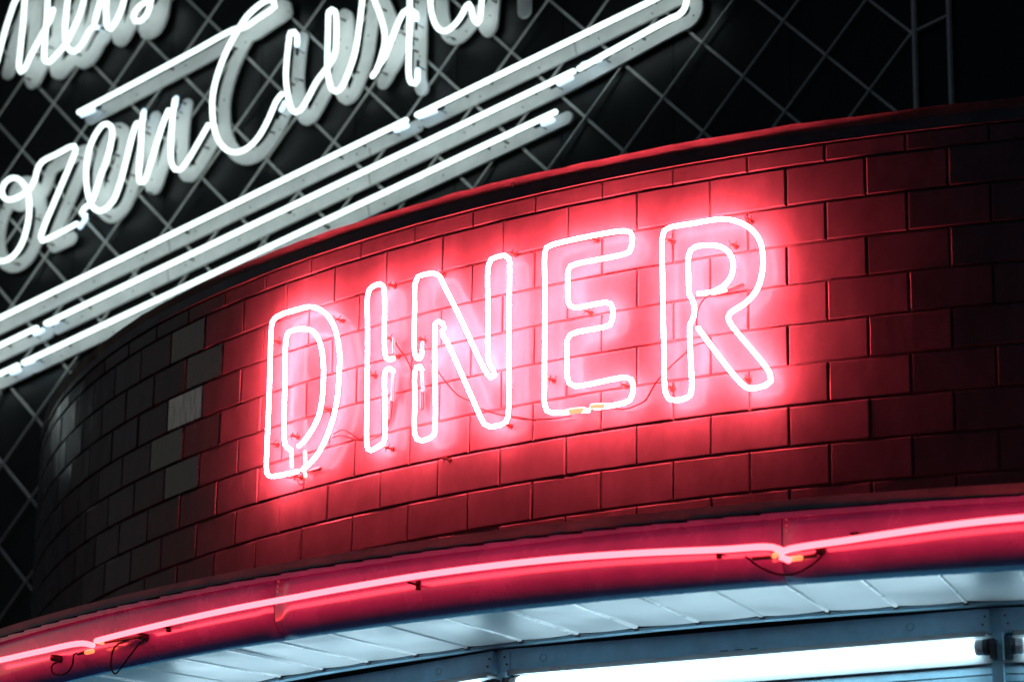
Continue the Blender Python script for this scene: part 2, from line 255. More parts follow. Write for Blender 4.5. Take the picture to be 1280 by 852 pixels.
D = json.loads(r'''{"letters":{"upper_a":[[[-3.414,6.0927],[-3.4406,6.0718],[-3.4645,6.0186],[-3.4873,5.9516],[-3.5047,5.8881],[-3.5174,5.837]]],"upper_b":[[[-3.3897,6.087],[-3.3944,6.061],[-3.3955,5.9713],[-3.4005,5.8605],[-3.4021,5.7985],[-3.3916,5.7739],[-3.3758,5.7794],[-3.3472,5.8265],[-3.312,5.8765],[-3.2819,5.9187],[-3.2571,5.9577],[-3.2473,5.9889]]],"upper_c":[[[-3.2763,6.0605],[-3.2778,6.0429],[-3.2774,5.9667],[-3.2787,5.878],[-3.2797,5.8205],[-3.2706,5.7897],[-3.2517,5.7811],[-3.2279,5.7958],[-3.1808,5.8295],[-3.1461,5.8792],[-3.1169,5.9301],[-3.0989,5.9835],[-3.0932,6.0177]]],"upper_d":[[[-3.1733,6.0364],[-3.1759,6.0192],[-3.1802,5.9668],[-3.1818,5.9005],[-3.1715,5.8363],[-3.1556,5.8085],[-3.1345,5.7972],[-3.1077,5.8045],[-3.0822,5.8296],[-3.0626,5.8604],[-3.0429,5.8735]],[[-3.0077,5.9977],[-3.0141,5.9727],[-3.0296,5.9233],[-3.0372,5.892]]],"upper_e":[[[-2.9834,5.992],[-2.9849,5.9659],[-2.9868,5.9311],[-2.9809,5.8858],[-2.9716,5.8539],[-2.9591,5.8449],[-2.9439,5.8576],[-2.9243,5.886],[-2.9055,5.9255],[-2.8952,5.9714]]],"upper_f":[[[-2.7668,5.9414],[-2.7704,5.9161],[-2.7752,5.8911],[-2.7942,5.8563],[-2.82,5.8448],[-2.8416,5.8497],[-2.8509,5.8692],[-2.8391,5.8927],[-2.8135,5.9086],[-2.79,5.9154],[-2.7722,5.9274]]],"o":[[[-3.2897,5.3276],[-3.3054,5.3067],[-3.339,5.2891],[-3.3776,5.2794],[-3.413,5.2813],[-3.4382,5.2978],[-3.4475,5.3236],[-3.4364,5.3491],[-3.4066,5.3626],[-3.3752,5.3565],[-3.3471,5.3353],[-3.3244,5.3035],[-3.3089,5.2629],[-3.3035,5.2074],[-3.3105,5.1543],[-3.3281,5.1033],[-3.3597,5.065],[-3.3978,5.0494],[-3.433,5.0509],[-3.4747,5.0753],[-3.5014,5.1278],[-3.5069,5.1904],[-3.4943,5.2499],[-3.4727,5.2871]]],"z":[[[-3.3038,5.3084],[-3.2858,5.3337],[-3.2744,5.3759],[-3.256,5.3963],[-3.1836,5.4128],[-3.1201,5.4274],[-3.1029,5.4274],[-3.0941,5.4133],[-3.1039,5.3833],[-3.1562,5.2814],[-3.2308,5.1329],[-3.239,5.106],[-3.2292,5.0908],[-3.2087,5.0938],[-3.1513,5.1049],[-3.0676,5.1257]]],"e":[[[-3.0327,5.149],[-3.0475,5.165],[-3.0349,5.1794],[-3.0113,5.1882],[-2.9975,5.2054],[-2.9845,5.2359],[-2.9689,5.281],[-2.9426,5.3361],[-2.9259,5.3992],[-2.922,5.4408],[-2.9291,5.4665],[-2.9473,5.4794],[-2.9679,5.4806],[-2.9931,5.4614],[-3.0238,5.4129],[-3.0363,5.3547],[-3.0361,5.3002],[-3.0267,5.244],[-3.0126,5.2052],[-2.9937,5.1734],[-2.9652,5.1543],[-2.9352,5.1559],[-2.8995,5.1808],[-2.8721,5.2383],[-2.848,5.3234],[-2.8302,5.392],[-2.8142,5.443],[-2.8059,5.4533]]],"n":[[[-2.7783,5.4868],[-2.7836,5.4307],[-2.7837,5.3406],[-2.7853,5.2513],[-2.7777,5.226],[-2.7612,5.2228],[-2.7404,5.2664],[-2.7093,5.3556],[-2.6791,5.4392],[-2.6613,5.4715]],[[-2.6339,5.5047],[-2.6394,5.4609],[-2.6431,5.4019],[-2.6421,5.3123],[-2.6351,5.2694],[-2.6181,5.2424],[-2.596,5.2369],[-2.5648,5.2614],[-2.5244,5.3124],[-2.4756,5.3782]]],"C":[[[-3.0894,5.5528],[-2.8217,5.6111],[-2.5657,5.6693],[-2.3757,5.7129],[-2.327,5.7108],[-2.2751,5.7293],[-2.2191,5.7474],[-2.1978,5.7572],[-2.2031,5.7784],[-2.2237,5.7891],[-2.2602,5.7827],[-2.3185,5.7517],[-2.3578,5.7089],[-2.4032,5.645],[-2.4416,5.5648],[-2.4605,5.4879],[-2.4599,5.4291],[-2.4451,5.353],[-2.4184,5.3003],[-2.3786,5.2634],[-2.3385,5.2503],[-2.2868,5.2594],[-2.245,5.2905],[-2.2085,5.3406],[-2.1727,5.4053],[-2.1521,5.424]]],"u":[[[-2.093,5.5961],[-2.0943,5.6259],[-2.1083,5.6438],[-2.1244,5.6444],[-2.13,5.6132],[-2.1346,5.5612],[-2.1367,5.4853],[-2.1244,5.4125],[-2.1083,5.3625],[-2.0888,5.3439],[-2.0677,5.3482],[-2.0389,5.3828],[-2.0014,5.4387],[-1.9618,5.4766],[-1.9389,5.5006],[-1.9263,5.5269],[-1.9233,5.5729],[-1.9274,5.6615],[-1.9322,5.679],[-1.9463,5.6893],[-1.9591,5.6835],[-1.9606,5.6515],[-1.9598,5.5811],[-1.9584,5.4933],[-1.9524,5.4455],[-1.9348,5.3954],[-1.9173,5.3831],[-1.8939,5.3925],[-1.8654,5.4441],[-1.8408,5.508],[-1.8255,5.6091],[-1.8144,5.7174]]],"s":[[[-1.8018,5.7437],[-1.7876,5.7228],[-1.766,5.6827],[-1.7405,5.6245],[-1.7219,5.5682],[-1.7157,5.5207],[-1.7256,5.4769],[-1.7472,5.4242],[-1.7646,5.4062]],[[-1.7442,5.4339],[-1.7165,5.4624],[-1.6885,5.5205],[-1.6628,5.5742],[-1.6409,5.6079],[-1.6251,5.6142],[-1.6038,5.6054],[-1.5903,5.5899],[-1.5876,5.5744]]],"t":[[[-1.6156,5.6777],[-1.6159,5.6479],[-1.6139,5.5236],[-1.6112,5.3706],[-1.602,5.3481],[-1.5849,5.3406],[-1.5768,5.3535],[-1.5765,5.3827]]],"a":[[[-1.5322,5.6581],[-1.5308,5.6281],[-1.5258,5.5874],[-1.5105,5.5396],[-1.4873,5.5098],[-1.4619,5.5016],[-1.437,5.5107],[-1.407,5.5356],[-1.3823,5.5716],[-1.3724,5.5766],[-1.3655,5.5652],[-1.3571,5.534],[-1.3489,5.5126],[-1.3376,5.4994],[-1.329,5.5081],[-1.3233,5.5506],[-1.3184,5.6081]]],"d":[[[-1.1952,5.6084],[-1.1939,5.5334]]]},"stripes":{"top":[[[-4.2,4.6651],[-1.6174,5.219]],[[-1.5752,5.228],[-0.6781,5.4205],[-0.6041,5.4373],[-0.56,5.4324],[-0.5367,5.4053],[-0.5426,5.3715],[-0.5631,5.3533],[-0.6013,5.3452],[-0.9361,5.2528]]],"mid":[[[-0.9571,5.2483],[-3.1884,4.7748]],[[-3.2312,4.7657],[-4.2,4.5601]]],"low":[[[-1.0246,5.1244],[-3.2846,4.6453]],[[-3.3125,4.6394],[-4.2,4.4512]]]},"sup":{"top":[[-0.7879,5.4246],[-0.9421,5.3866],[-1.3155,5.3031],[-1.4126,5.2781],[-1.8308,5.1892],[-0.6843,5.4421],[-1.9259,5.1651],[-2.5939,5.022],[-2.7854,4.9869],[-2.7873,4.9865],[-2.5971,5.0218],[-3.2014,4.8924]],"mid":[[-0.7267,5.3272],[-1.1414,5.2298],[-1.3869,5.177],[-2.1521,5.0144],[-2.1431,5.0122],[-2.5674,4.9184],[-3.0336,4.823],[-3.4095,4.7414]],"low":[[-1.3241,5.0783],[-1.2498,5.0836],[-1.975,4.9301],[-3.12,4.6971],[-1.9787,4.9273]],"z":[[-3.2652,5.4169],[-3.1168,5.4012],[-3.2067,5.2786],[-3.1567,5.1301],[-3.2313,5.0929]],"o":[[-3.492,5.2811],[-3.3049,5.2015],[-3.3929,5.0471]],"e":[[-2.985,5.2883],[-2.9404,5.3764],[-2.967,5.1502],[-2.9421,5.376],[-2.942,5.4855],[-2.8608,5.2845]],"n":[[-2.7977,5.4287],[-2.6716,5.4632],[-2.6376,5.5103],[-2.5815,5.2746],[-2.7735,5.2006],[-2.7969,5.5104],[-2.521,5.3189]],"C":[[-2.4139,5.6682],[-2.4314,5.6632],[-2.2297,5.3175],[-2.977,5.6153],[-2.7044,5.655]],"u":[[-2.1121,5.4848],[-2.1506,5.4786],[-1.9367,5.6675],[-1.8712,5.4629]],"s":[[-1.7597,5.6621],[-1.7488,5.4288],[-1.6843,5.578],[-1.675,5.556]],"t":[[-1.6266,5.6621],[-1.6256,5.5275],[-1.6244,5.4836]],"a":[[-1.4733,5.4959],[-1.3075,5.5906]],"upper_b":[[-3.4013,5.7674],[-3.3662,5.8558]],"upper_c":[[-3.2943,5.8667]],"upper_d":[[-3.157,5.8097]],"upper_f":[[-2.845,5.8762]]},"el":{"C":[[[-3.0919,5.5485],[-3.0311,5.5574]],[[-2.1524,5.3998],[-2.1685,5.3743]]],"z":[[[-3.0707,5.1188],[-3.0431,5.1473]]],"u":[[[-2.1102,5.6328],[-2.1086,5.597]]],"t":[[[-1.5901,5.3575],[-1.5901,5.3991]]],"n":[[[-2.7937,5.505],[-2.7962,5.4632]],[[-2.6452,5.5221],[-2.6484,5.4897]]],"s":[[[-1.6028,5.6042],[-1.602,5.5767]]],"upper_d":[[[-3.051,5.8817],[-3.0315,5.8751]]],"e":[[[-3.0593,5.1653],[-3.0365,5.155]]],"top":[[[-1.5785,5.2287],[-1.5103,5.2371]],[[-0.9356,5.2728],[-0.8688,5.2773]],[[-1.627,5.2077],[-1.6761,5.2008]]],"mid":[[[-0.978,5.2381],[-1.027,5.2267]],[[-3.1946,4.7782],[-3.1492,4.7826]],[[-3.2201,4.7616],[-3.2578,4.7529]]],"low":[[[-1.0471,5.1077],[-1.087,5.1022]],[[-3.2995,4.6497],[-3.2537,4.6543]],[[-3.3209,4.6293],[-3.3591,4.6233]]]},"diner":{"D":{"th":-0.81287,"tubes":[[[-0.0147,3.6022],[-0.0472,3.6025],[-0.0941,3.6046],[-0.1272,3.6086],[-0.144,3.6196],[-0.147,3.6387],[-0.1474,3.7104],[-0.1467,3.8609],[-0.1483,4.0199],[-0.1447,4.0415],[-0.1271,4.0524],[-0.0436,4.0546],[0.0177,4.0488],[0.0701,4.0235],[0.1089,3.9838],[0.1313,3.9354],[0.1416,3.8899],[0.1421,3.8404],[0.1386,3.7797],[0.1257,3.727],[0.1008,3.6767],[0.0708,3.6395],[0.0354,3.6154],[0.0065,3.6034]],[[-0.0461,3.667],[-0.0654,3.6779],[-0.0749,3.697],[-0.0814,3.848],[-0.0837,3.9745],[-0.0773,3.9953],[-0.0576,3.9993],[-0.0122,3.9941],[0.0259,3.9796],[0.0504,3.9556],[0.068,3.9176],[0.0766,3.8723],[0.0785,3.8162],[0.0735,3.7678],[0.0615,3.7332],[0.0399,3.7065],[0.0089,3.6815],[-0.0137,3.6703]]],"sup":[[0.1098,3.9975],[-0.1526,3.9933],[0.0705,3.7599],[-0.0613,3.7105],[-0.1457,3.7043],[-0.0411,3.5955]],"wires":[[[0.1001,3.6759],[0.1227,3.6778],[0.1547,3.6694],[0.1914,3.6529],[0.2274,3.645],[0.2629,3.6433],[0.2979,3.647]],[[0.1042,3.6862],[0.1402,3.6904],[0.1725,3.6734],[0.2093,3.6508]],[[0.0581,3.6029],[0.0307,3.6004],[-0.0016,3.6025],[-0.013,3.591],[-0.0093,3.5719],[-0.0277,3.5715],[-0.0376,3.5818]],[[-0.0996,3.6062],[-0.071,3.5975],[-0.0431,3.5987],[-0.0204,3.6076]]],"electrodes":[[[-0.0654,3.6674],[-0.0613,3.6265]],[[-0.009,3.6571],[-0.0026,3.5884]]],"boots":[[[-0.0065,3.6041],[0.0534,3.6014]]]},"I":{"th":-0.74352,"tubes":[[[0.0556,3.8422],[0.0418,3.8406],[0.0292,3.8491],[0.0245,3.8652],[0.0178,4.026],[0.0138,4.0453],[0.001,4.0554],[-0.0156,4.0564],[-0.0378,4.048],[-0.0439,4.0337],[-0.0408,3.933],[-0.0368,3.8097],[-0.0313,3.6271],[-0.0275,3.6144],[-0.015,3.6087],[0.0052,3.6137],[0.0278,3.62],[0.0338,3.6339],[0.0267,3.8039],[0.0304,3.8154],[0.0426,3.818],[0.0584,3.8077]]],"sup":[[0.0214,4.0522],[0.0223,3.9071],[-0.0404,3.8199],[0.0287,3.6119],[0.0405,3.8578]],"wires":[[[0.0388,3.9006],[0.0535,3.8764],[0.079,3.8472],[0.102,3.8113],[0.1218,3.7726]],[[0.03,3.6868],[0.0241,3.6698],[0.0265,3.7176],[0.0354,3.7644]]],"electrodes":[[[0.0413,3.8474],[0.0394,3.9026]],[[0.0407,3.8171],[0.0403,3.7384]]],"boots":[[[0.0323,3.7416],[0.0276,3.6911]]]},"N":{"th":-0.67289,"tubes":[[[-0.1316,3.8436],[-0.1327,3.8306],[-0.1392,3.8233],[-0.1484,3.8261],[-0.1548,3.8387],[-0.1593,3.9637],[-0.1591,4.0309],[-0.1504,4.0463],[-0.1353,4.0477],[-0.0974,4.0447],[-0.0783,4.0337],[-0.0665,4.0132],[-0.0119,3.9184],[0.0836,3.7468],[0.0969,3.7328],[0.1091,3.7366],[0.1044,3.7521],[0.091,3.7703],[0.0871,3.7875],[0.0836,3.9188],[0.0828,4.0298],[0.0912,4.0462],[0.1102,4.0485],[0.1357,4.0471],[0.1497,4.0365],[0.1516,4.0134],[0.1524,3.8468],[0.1536,3.6241],[0.1481,3.6105],[0.1332,3.6053],[0.0958,3.6066],[0.0784,3.6158],[0.0664,3.6352],[-0.0512,3.8565],[-0.0627,3.8705],[-0.0645,3.8829],[-0.0595,3.891],[-0.0636,3.9038],[-0.0773,3.9123],[-0.0884,3.9083],[-0.0895,3.8934],[-0.0868,3.7699],[-0.0828,3.7058],[-0.0816,3.6345],[-0.0847,3.6143],[-0.0964,3.6073],[-0.1246,3.6046],[-0.1412,3.6107],[-0.1484,3.6261],[-0.1511,3.7171],[-0.1533,3.7893],[-0.1477,3.8028],[-0.1379,3.8035],[-0.1301,3.7926]]],"sup":[[-0.0917,4.0484],[0.145,4.0569],[0.1348,3.6086],[-0.1528,3.8818],[-0.0587,3.5508]],"wires":[[[-0.1175,3.8181],[-0.0903,3.7834],[-0.0558,3.7417],[-0.0217,3.7092],[0.0118,3.6913]],[[0.0511,3.6639],[0.0949,3.6451],[0.1311,3.6334],[0.1742,3.6218],[0.2241,3.6057]]],"electrodes":[[[-0.1468,3.8294],[-0.1443,3.8731]],[[-0.1451,3.7978],[-0.139,3.7427]]],"boots":[[[-0.1458,3.7457],[-0.1444,3.6976]]]},"E":{"th":-0.57673,"tubes":[[[-0.0041,3.6045],[-0.048,3.6078],[-0.1099,3.6135],[-0.1244,3.6213],[-0.1305,3.6372],[-0.1319,3.6952],[-0.1336,3.9294],[-0.1349,4.0303],[-0.1304,4.0444],[-0.1171,4.0487],[0.0979,4.0492],[0.1128,4.0431],[0.1193,4.0308],[0.1161,4.0021],[0.111,3.9925],[0.0969,3.9891],[-0.045,3.9867],[-0.0595,3.9838],[-0.066,3.9731],[-0.067,3.942],[-0.0652,3.8948],[-0.0604,3.8811],[-0.046,3.8741],[0.0438,3.8726],[0.0581,3.8674],[0.0639,3.8537],[0.0628,3.8249],[0.0571,3.8137],[0.0429,3.8107],[-0.0434,3.809],[-0.0584,3.8055],[-0.0661,3.7945],[-0.0672,3.7668],[-0.0652,3.697],[-0.0604,3.6813],[-0.0441,3.6721],[0.1025,3.6725],[0.1177,3.6646],[0.1229,3.6496],[0.1204,3.6273],[0.1134,3.6141],[0.0982,3.6095],[0.0549,3.6076],[0.0152,3.6086]]],"sup":[[-0.0006,4.0498],[-0.0203,3.8647],[-0.1258,3.7057],[0.0855,3.6607]],"wires":[[[0.0557,3.6055],[0.0876,3.5999],[0.1162,3.6039],[0.1447,3.6135],[0.1604,3.635],[0.1793,3.6595]],[[-0.2384,3.6235],[-0.1917,3.6124],[-0.152,3.6069],[-0.1191,3.6047],[-0.0668,3.6032]]],"electrodes":[[[-0.0177,3.608],[-0.0547,3.6097]],[[0.0067,3.6126],[0.0421,3.6099]]],"boots":[]},"R":{"th":-0.49253,"tubes":[[[-0.0476,3.7707],[-0.0249,3.7381],[0.0663,3.6166],[0.0844,3.6039],[0.1267,3.6056],[0.1413,3.6148],[0.1379,3.6343],[0.037,3.7712],[0.0309,3.7867],[0.0384,3.7975],[0.0803,3.8184],[0.1081,3.847],[0.1207,3.8836],[0.1241,3.9186],[0.1185,3.9611],[0.1004,3.9935],[0.076,4.0151],[0.0452,4.0306],[0.0141,4.0383],[-0.0546,4.0384],[-0.1227,4.0371],[-0.1373,4.0314],[-0.1418,4.0163],[-0.1418,3.9088],[-0.1382,3.7292],[-0.1333,3.6165],[-0.1245,3.6025],[-0.109,3.5971],[-0.0792,3.5994],[-0.0681,3.6056],[-0.0649,3.6228],[-0.0683,3.7202],[-0.0681,3.7823],[-0.0606,3.7961],[-0.0567,3.8223],[-0.0629,3.8452],[-0.0703,3.8599],[-0.0721,3.899],[-0.0725,3.953],[-0.0674,3.9703],[-0.0536,3.9773],[-0.0174,3.9762],[0.0137,3.9675],[0.0352,3.9494],[0.0456,3.924],[0.0429,3.8947],[0.0285,3.8729],[0.0068,3.8611],[-0.0168,3.8555],[-0.046,3.8577]]],"sup":[[-0.1305,4.0111],[0.0389,3.9742],[0.0797,4.0312],[0.0697,3.6326],[-0.1311,3.6368]],"wires":[[[0.0094,3.8548],[-0.0185,3.8468],[-0.039,3.8271],[-0.0485,3.7987],[-0.048,3.772]],[[-0.1966,3.6116],[-0.1652,3.658],[-0.1276,3.6918],[-0.0963,3.7144],[-0.0681,3.7345],[-0.0402,3.7386]]],"electrodes":[[[-0.0191,3.8592],[0.0182,3.8624]],[[-0.0537,3.7747],[-0.0229,3.7305]]],"boots":[[[0.0146,3.8652],[0.061,3.8695]]]}},"awn":{"left":{"tube":[[-0.93096,3.0711],[-0.90373,3.0639],[-0.8625,3.0589],[-0.82298,3.0532],[-0.81364,3.0422]],"electrode":[[-0.81782,3.0329],[-0.82364,3.0338]],"rod":[[-0.82687,3.0366],[-0.83366,3.0371]],"wire":[[-0.83527,3.0407],[-0.83904,3.0394],[-0.83947,3.0185],[-0.84308,2.9996],[-0.85094,2.996],[-0.85895,3.0086],[-0.85965,3.0233],[-0.85438,3.0303],[-0.84993,3.0312]],"knob":[[-0.85832,3.0434]]},"mid":{"tube":[[-0.81036,3.052],[-0.76672,3.0571],[-0.70065,3.0645],[-0.66813,3.0667],[-0.62806,3.0712],[-0.57736,3.0761],[-0.51486,3.0758],[-0.47108,3.0697],[-0.43178,3.0611],[-0.40728,3.0568],[-0.40247,3.0473]],"electrode":[[-0.81548,3.0566],[-0.80997,3.0494]],"rod":[[-0.81226,3.0516],[-0.78375,3.0466]],"wire":[[-0.78587,3.0478],[-0.79592,3.0439],[-0.80288,3.0343],[-0.80513,3.0089],[-0.8043,2.9806],[-0.80089,2.9685],[-0.79637,2.9805],[-0.78758,3.012],[-0.78106,3.0347],[-0.77663,3.0421]],"knob":[[-0.78179,3.0491]],"rod2":[[-0.41752,3.0402],[-0.40525,3.0416]],"electrode2":[[-0.40424,3.052],[-0.40747,3.0413]]},"right":{"tube":[[-0.39956,3.0265],[-0.40306,3.0337],[-0.40285,3.0448],[-0.3995,3.0496],[-0.37311,3.0595],[-0.33871,3.0727],[-0.31447,3.0803],[-0.29473,3.0841],[-0.27758,3.0869]],"electrode":[[-0.39944,3.032],[-0.39511,3.0334]],"rod":[[-0.39506,3.0345],[-0.3887,3.0381]],"wire":[[-0.42178,3.0482],[-0.41533,3.0239],[-0.40634,3.0041],[-0.39867,3.0032],[-0.39099,3.0183],[-0.38585,3.04],[-0.389,3.044]],"knob":[[-0.38737,3.0519]]},"clips":[[-0.37119,3.0755],[-0.4324,3.0592],[-0.76383,3.061],[-0.86649,3.0561],[-0.59575,3.0662],[-0.43602,3.0635]]}}''')

# ------------------------------------------------------------------ ground
g = MB()
g.add([(-150, -150, 0), (150, -150, 0), (150, 150, 0), (-150, 150, 0)], [(0, 1, 2, 3)])
go = build('pavement', g, M['concrete'])
go['kind'] = 'structure'; go['label'] = 'grey concrete pavement in front of the diner'; go['category'] = 'pavement'

# ------------------------------------------------------------------ the diner: round tiled corner with its canopy
T_A, T_B = R_(-118), R_(62)
bld = thing('diner_building', 'rounded diner corner in dark tile with a red-lit canopy and white soffit', 'building', (AX, AY, 0))

core = MB()
core.ring([(RW - 0.30, H0 - 1.14), (RW - 0.0055, H0 - 1.14), (RW - 0.0055, H0 + 0.047), (RW - 0.30, H0 + 0.047)], T_A, T_B, 360)
build('wall_core', core, M['mortar'], bld)

TILT = {}                       # a few tiles sit slightly out of true, so they mirror other things
def tile(mb, cc, z0, z1, k, w=1.0):
    gap = 0.0026
    thc = TH0 + cc * DTH
    half = RW * math.tan(DTH / 2) * w - gap
    n = Vector((math.sin(thc), -math.cos(thc), 0)); h = Vector((math.cos(thc), math.sin(thc), 0))
    ax, az = rng.normal(0, 0.005), rng.normal(0, 0.005)
    if (k, cc) in TILT: ax, az = TILT[(k, cc)]
    prot = rng.normal(0, 0.0006)
    bv = 0.0028
    zc = (z0 + z1) / 2; hz = (z1 - z0) / 2 - gap
    ctr = cyl(thc, RW + prot, zc)
    def P(a, b, d):
        return ctr + h * a + Vector((0, 0, b)) + n * (d + a * ax + b * az)
    x = half; y = hz
    b2 = bv * 0.35
    vs = [P(sx * (x - bv), sy * (y - bv), 0) for sx, sy in ((-1, -1), (1, -1), (1, 1), (-1, 1))]
    vs += [P(sx * (x - b2), sy * (y - b2), -bv * 0.35) for sx, sy in ((-1, -1), (1, -1), (1, 1), (-1, 1))]
    vs += [P(sx * x, sy * y, -bv) for sx, sy in ((-1, -1), (1, -1), (1, 1), (-1, 1))]
    vs += [P(sx * x, sy * y, -0.0115) for sx, sy in ((-1, -1), (1, -1), (1, 1), (-1, 1))]
    fs = [(0, 1, 2, 3)]
    for r in range(3):
        for i in range(4):
            j = (i + 1) % 4
            fs.append((r * 4 + i, r * 4 + 4 + i, r * 4 + 4 + j, r * 4 + j))
    mb.add(vs, fs)

PALE = {(3, -11.0): 'worn', (2, -10.5): 'dull', (1, -11.0): 'dull', (4, -11.5): 'dull', (5, -11.0): 'dull'}  # tiles whose mirrored light is painted in through their own glaze
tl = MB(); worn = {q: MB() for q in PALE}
for k in range(0, 12):
    z1 = H0 + 0.0474 if k == 0 else H0 - (k - 1) * C1
    z0 = H0 - k * C1
    if k == 11: z0 = z1 - 0.04
    for c in range(-33, 31):
        cc = c + (0.5 if k % 2 == 0 else 0.0)
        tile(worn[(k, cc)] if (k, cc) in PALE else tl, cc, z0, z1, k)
build('tile_facing', tl, M['tile'], bld)
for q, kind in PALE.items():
    build('sheen_tile' if kind == 'worn' else 'faint_sheen_tile', worn[q], M['tile_' + kind], bld)

cp = MB()
nj = {}
def jitter(i, j):
    if j in (3, 4):
        if (i) not in nj: nj[i] = rng.normal(0, 0.0011)
        return nj[i]
    return 0
cp.ring([(RW - 0.06, H0 + 0.0500), (RW + 0.0040, H0 + 0.0490), (RW - 0.0070, H0 + 0.0850), (RW + 0.0020, H0 + 0.1055), (RW - 0.05, H0 + 0.1090), (RW - 0.30, H0 + 0.1090), (RW - 0.30, H0 + 0.0500)], T_A, T_B, 220, jitter)
build('coping', cp, M['coping'], bld)
for deg in (-81, -66, -51.5, -36.8, -22, -7, 8):
    cj = MB()
    th = R_(deg)
    n = Vector((math.sin(th), -math.cos(th), 0)); h = Vector((math.cos(th), math.sin(th), 0))
    cj.box(cyl(th, RW - 0.0155, H0 + 0.0955), h * 0.004, n * 0.014, (0, 0, 0.0105))
    build('coping_joint', cj, M['coping'], bld)
rf = MB()
rf.add([tuple(cyl(T_A + (T_B - T_A) * i / 60, RW - 0.29, H0 + 0.02)) for i in range(61)] + [(AX, AY + 0.5, H0 + 0.02)], [(i, i + 1, 61) for i in range(60)])
build('roof', rf, M['roof'], bld)

ZF = 1.6
cr_ = MB()
cr_.ring([(RW - 0.02, ZF + 1.50), (4.60, ZF + 1.45), (4.60, ZF + 1.475), (RW - 0.02, ZF + 1.53)], T_A, T_B, 120)
build('canopy_roof', cr_, M['roof'], bld)

fl = MB()
fl.ring([(4.655, ZF + 1.552), (4.684, ZF + 1.546), (4.676, ZF + 1.572), (4.655, ZF + 1.5775), (4.62, ZF + 1.5775), (4.62, ZF + 1.552)], T_A, T_B, 170)
build('flashing', fl, M['flashing'], bld)

# canopy fascia: glossy sheet metal with a rounded lower edge, joined every few degrees
fa_prof = [(4.664, ZF + 1.5345), (4.685, ZF + 1.5345), (4.687, ZF + 1.510), (4.687, ZF + 1.455), (4.684, ZF + 1.4320), (4.672, ZF + 1.4100), (4.652, ZF + 1.3975), (4.6400, ZF + 1.3945), (4.634, ZF + 1.3965), (4.634, ZF + 1.4130), (4.650, ZF + 1.430)]
seams = [-118, -103, -88, -73.4, -57.2, -39.36, -23.25, -8.3, 7, 22, 37, 62]
for a, b in zip(seams[:-1], seams[1:]):
    f_ = MB()
    f_.ring(fa_prof, R_(a) + 0.00035, R_(b) - 0.00035, max(8, int((b - a) * 1.6)))
    build('fascia_sheet', f_, M['fascia'], bld, smooth=True)

for dg in (-57.2, -39.36, -23.25, -8.3):
    for zz in (1.526, 1.514, 1.502):
        q = MB(); q.tube([cyl(R_(dg + 0.12), 4.6855, ZF + zz), cyl(R_(dg + 0.12), 4.6885, ZF + zz)], 0.0022, 8, caps=False)
        build('rivet', q, M['enamel'], bld)

# drip edge above the fascia: short overlapping strips, each one dipping at its right end
deg = -117.0
while deg < 60:
    w = 6.6 if deg < -90 else (1.02 if deg < -24 else 3.4)
    a, b = R_(deg), R_(deg + w)
    dip = (0.0036 if deg < -24 else 0.001) * rng.uniform(0.6, 1.25)
    n = 3 if w < 5 else 8
    de = MB()
    for i in range(n + 1):
        th = a + (b - a) * i / n
        zt = ZF + 1.5445 - dip * i / n
        for r, z in ((4.660, ZF + 1.5300), (4.6895, ZF + 1.5300), (4.6895, zt - 0.0025), (4.684, zt), (4.660, zt)):
            de.v.append(tuple(cyl(th, r, z)))
    for i in range(n):
        for j in range(5):
            p = i * 5 + j; q = i * 5 + (j + 1) % 5
            de.f.append((p, q, q + 5, p + 5))
    de.f.append(tuple(range(5))); de.f.append(tuple(n * 5 + j for j in range(5))[::-1])
    build('drip_strip', de, M['fascia'], bld)
    deg += w
gp = MB()
gp.ring([(4.60, ZF + 1.5300), (4.655, ZF + 1.5300), (4.655, ZF + 1.5600), (4.60, ZF + 1.5600)], T_A, T_B, 120)
build('canopy_edge_beam', gp, M['hardware'], bld)

# soffit of radial metal panels, each seam a folded rib
pitch = 2.148
s0 = -28.18
ks = range(-34, 30)
for k in ks:
    a = R_(s0 + k * pitch); b = R_(s0 + (k + 1) * pitch)
    tilt = rng.normal(0, 0.0022); t2 = rng.normal(0, 0.0015)
    so = MB()
    n = 4
    for i in range(n + 1):
        th = a + (b - a) * (0.012 + 0.976 * i / n)
        q = i / n - 0.5
        for r, z in ((4.216, 1.4270), (4.42, 1.4262 + t2), (4.63, 1.4255 + 2 * t2)):
            so.v.append(tuple(cyl(th, r, ZF + z + tilt * q - 0.0025 * (1 - 4 * q * q))))
    for i in range(n):
        for j in range(2):
            p = i * 3 + j
            so.f.append((p, p + 1, p + 4, p + 3))
    po = build('soffit_panel', so, M['soffit'], bld, smooth=True)
    h = Vector((math.cos(a), math.sin(a), 0))
    ww = rng.uniform(0.0050, 0.0085)
    vs = []
    for r in (4.222, 4.63):
        for off, dz in ((-ww, 0.003), (-ww * 0.45, -0.0035), (ww * 0.45, -0.0035), (ww, 0.003)):
            vs.append(cyl(a, r, ZF + 1.4262 + dz) + h * off)
    rb = MB()
    rb.add(vs, [(0, 1, 5, 4), (1, 2, 6, 5), (2, 3, 7, 6), (0, 3, 2, 1), (4, 5, 6, 7)])
    build('soffit_rib', rb, M['soffit'] if k % 5 == 1 else M['rib'], po)
    if -24 < k < 10:
        dt = MB()
        dt.box(cyl(a, 4.2165, ZF + 1.4225), h * 0.0055, Vector((math.sin(a), -math.cos(a), 0)) * 0.003, (0, 0, 0.0032))
        build('soffit_clip', dt, M['hardware'], po)
sb = MB()
sb.ring([(4.20, ZF + 1.436), (4.62, ZF + 1.436), (4.62, ZF + 1.446), (4.20, ZF + 1.446)], T_A, T_B, 90)
build('soffit_backing', sb, M['hardware'], bld)
st_ = MB()
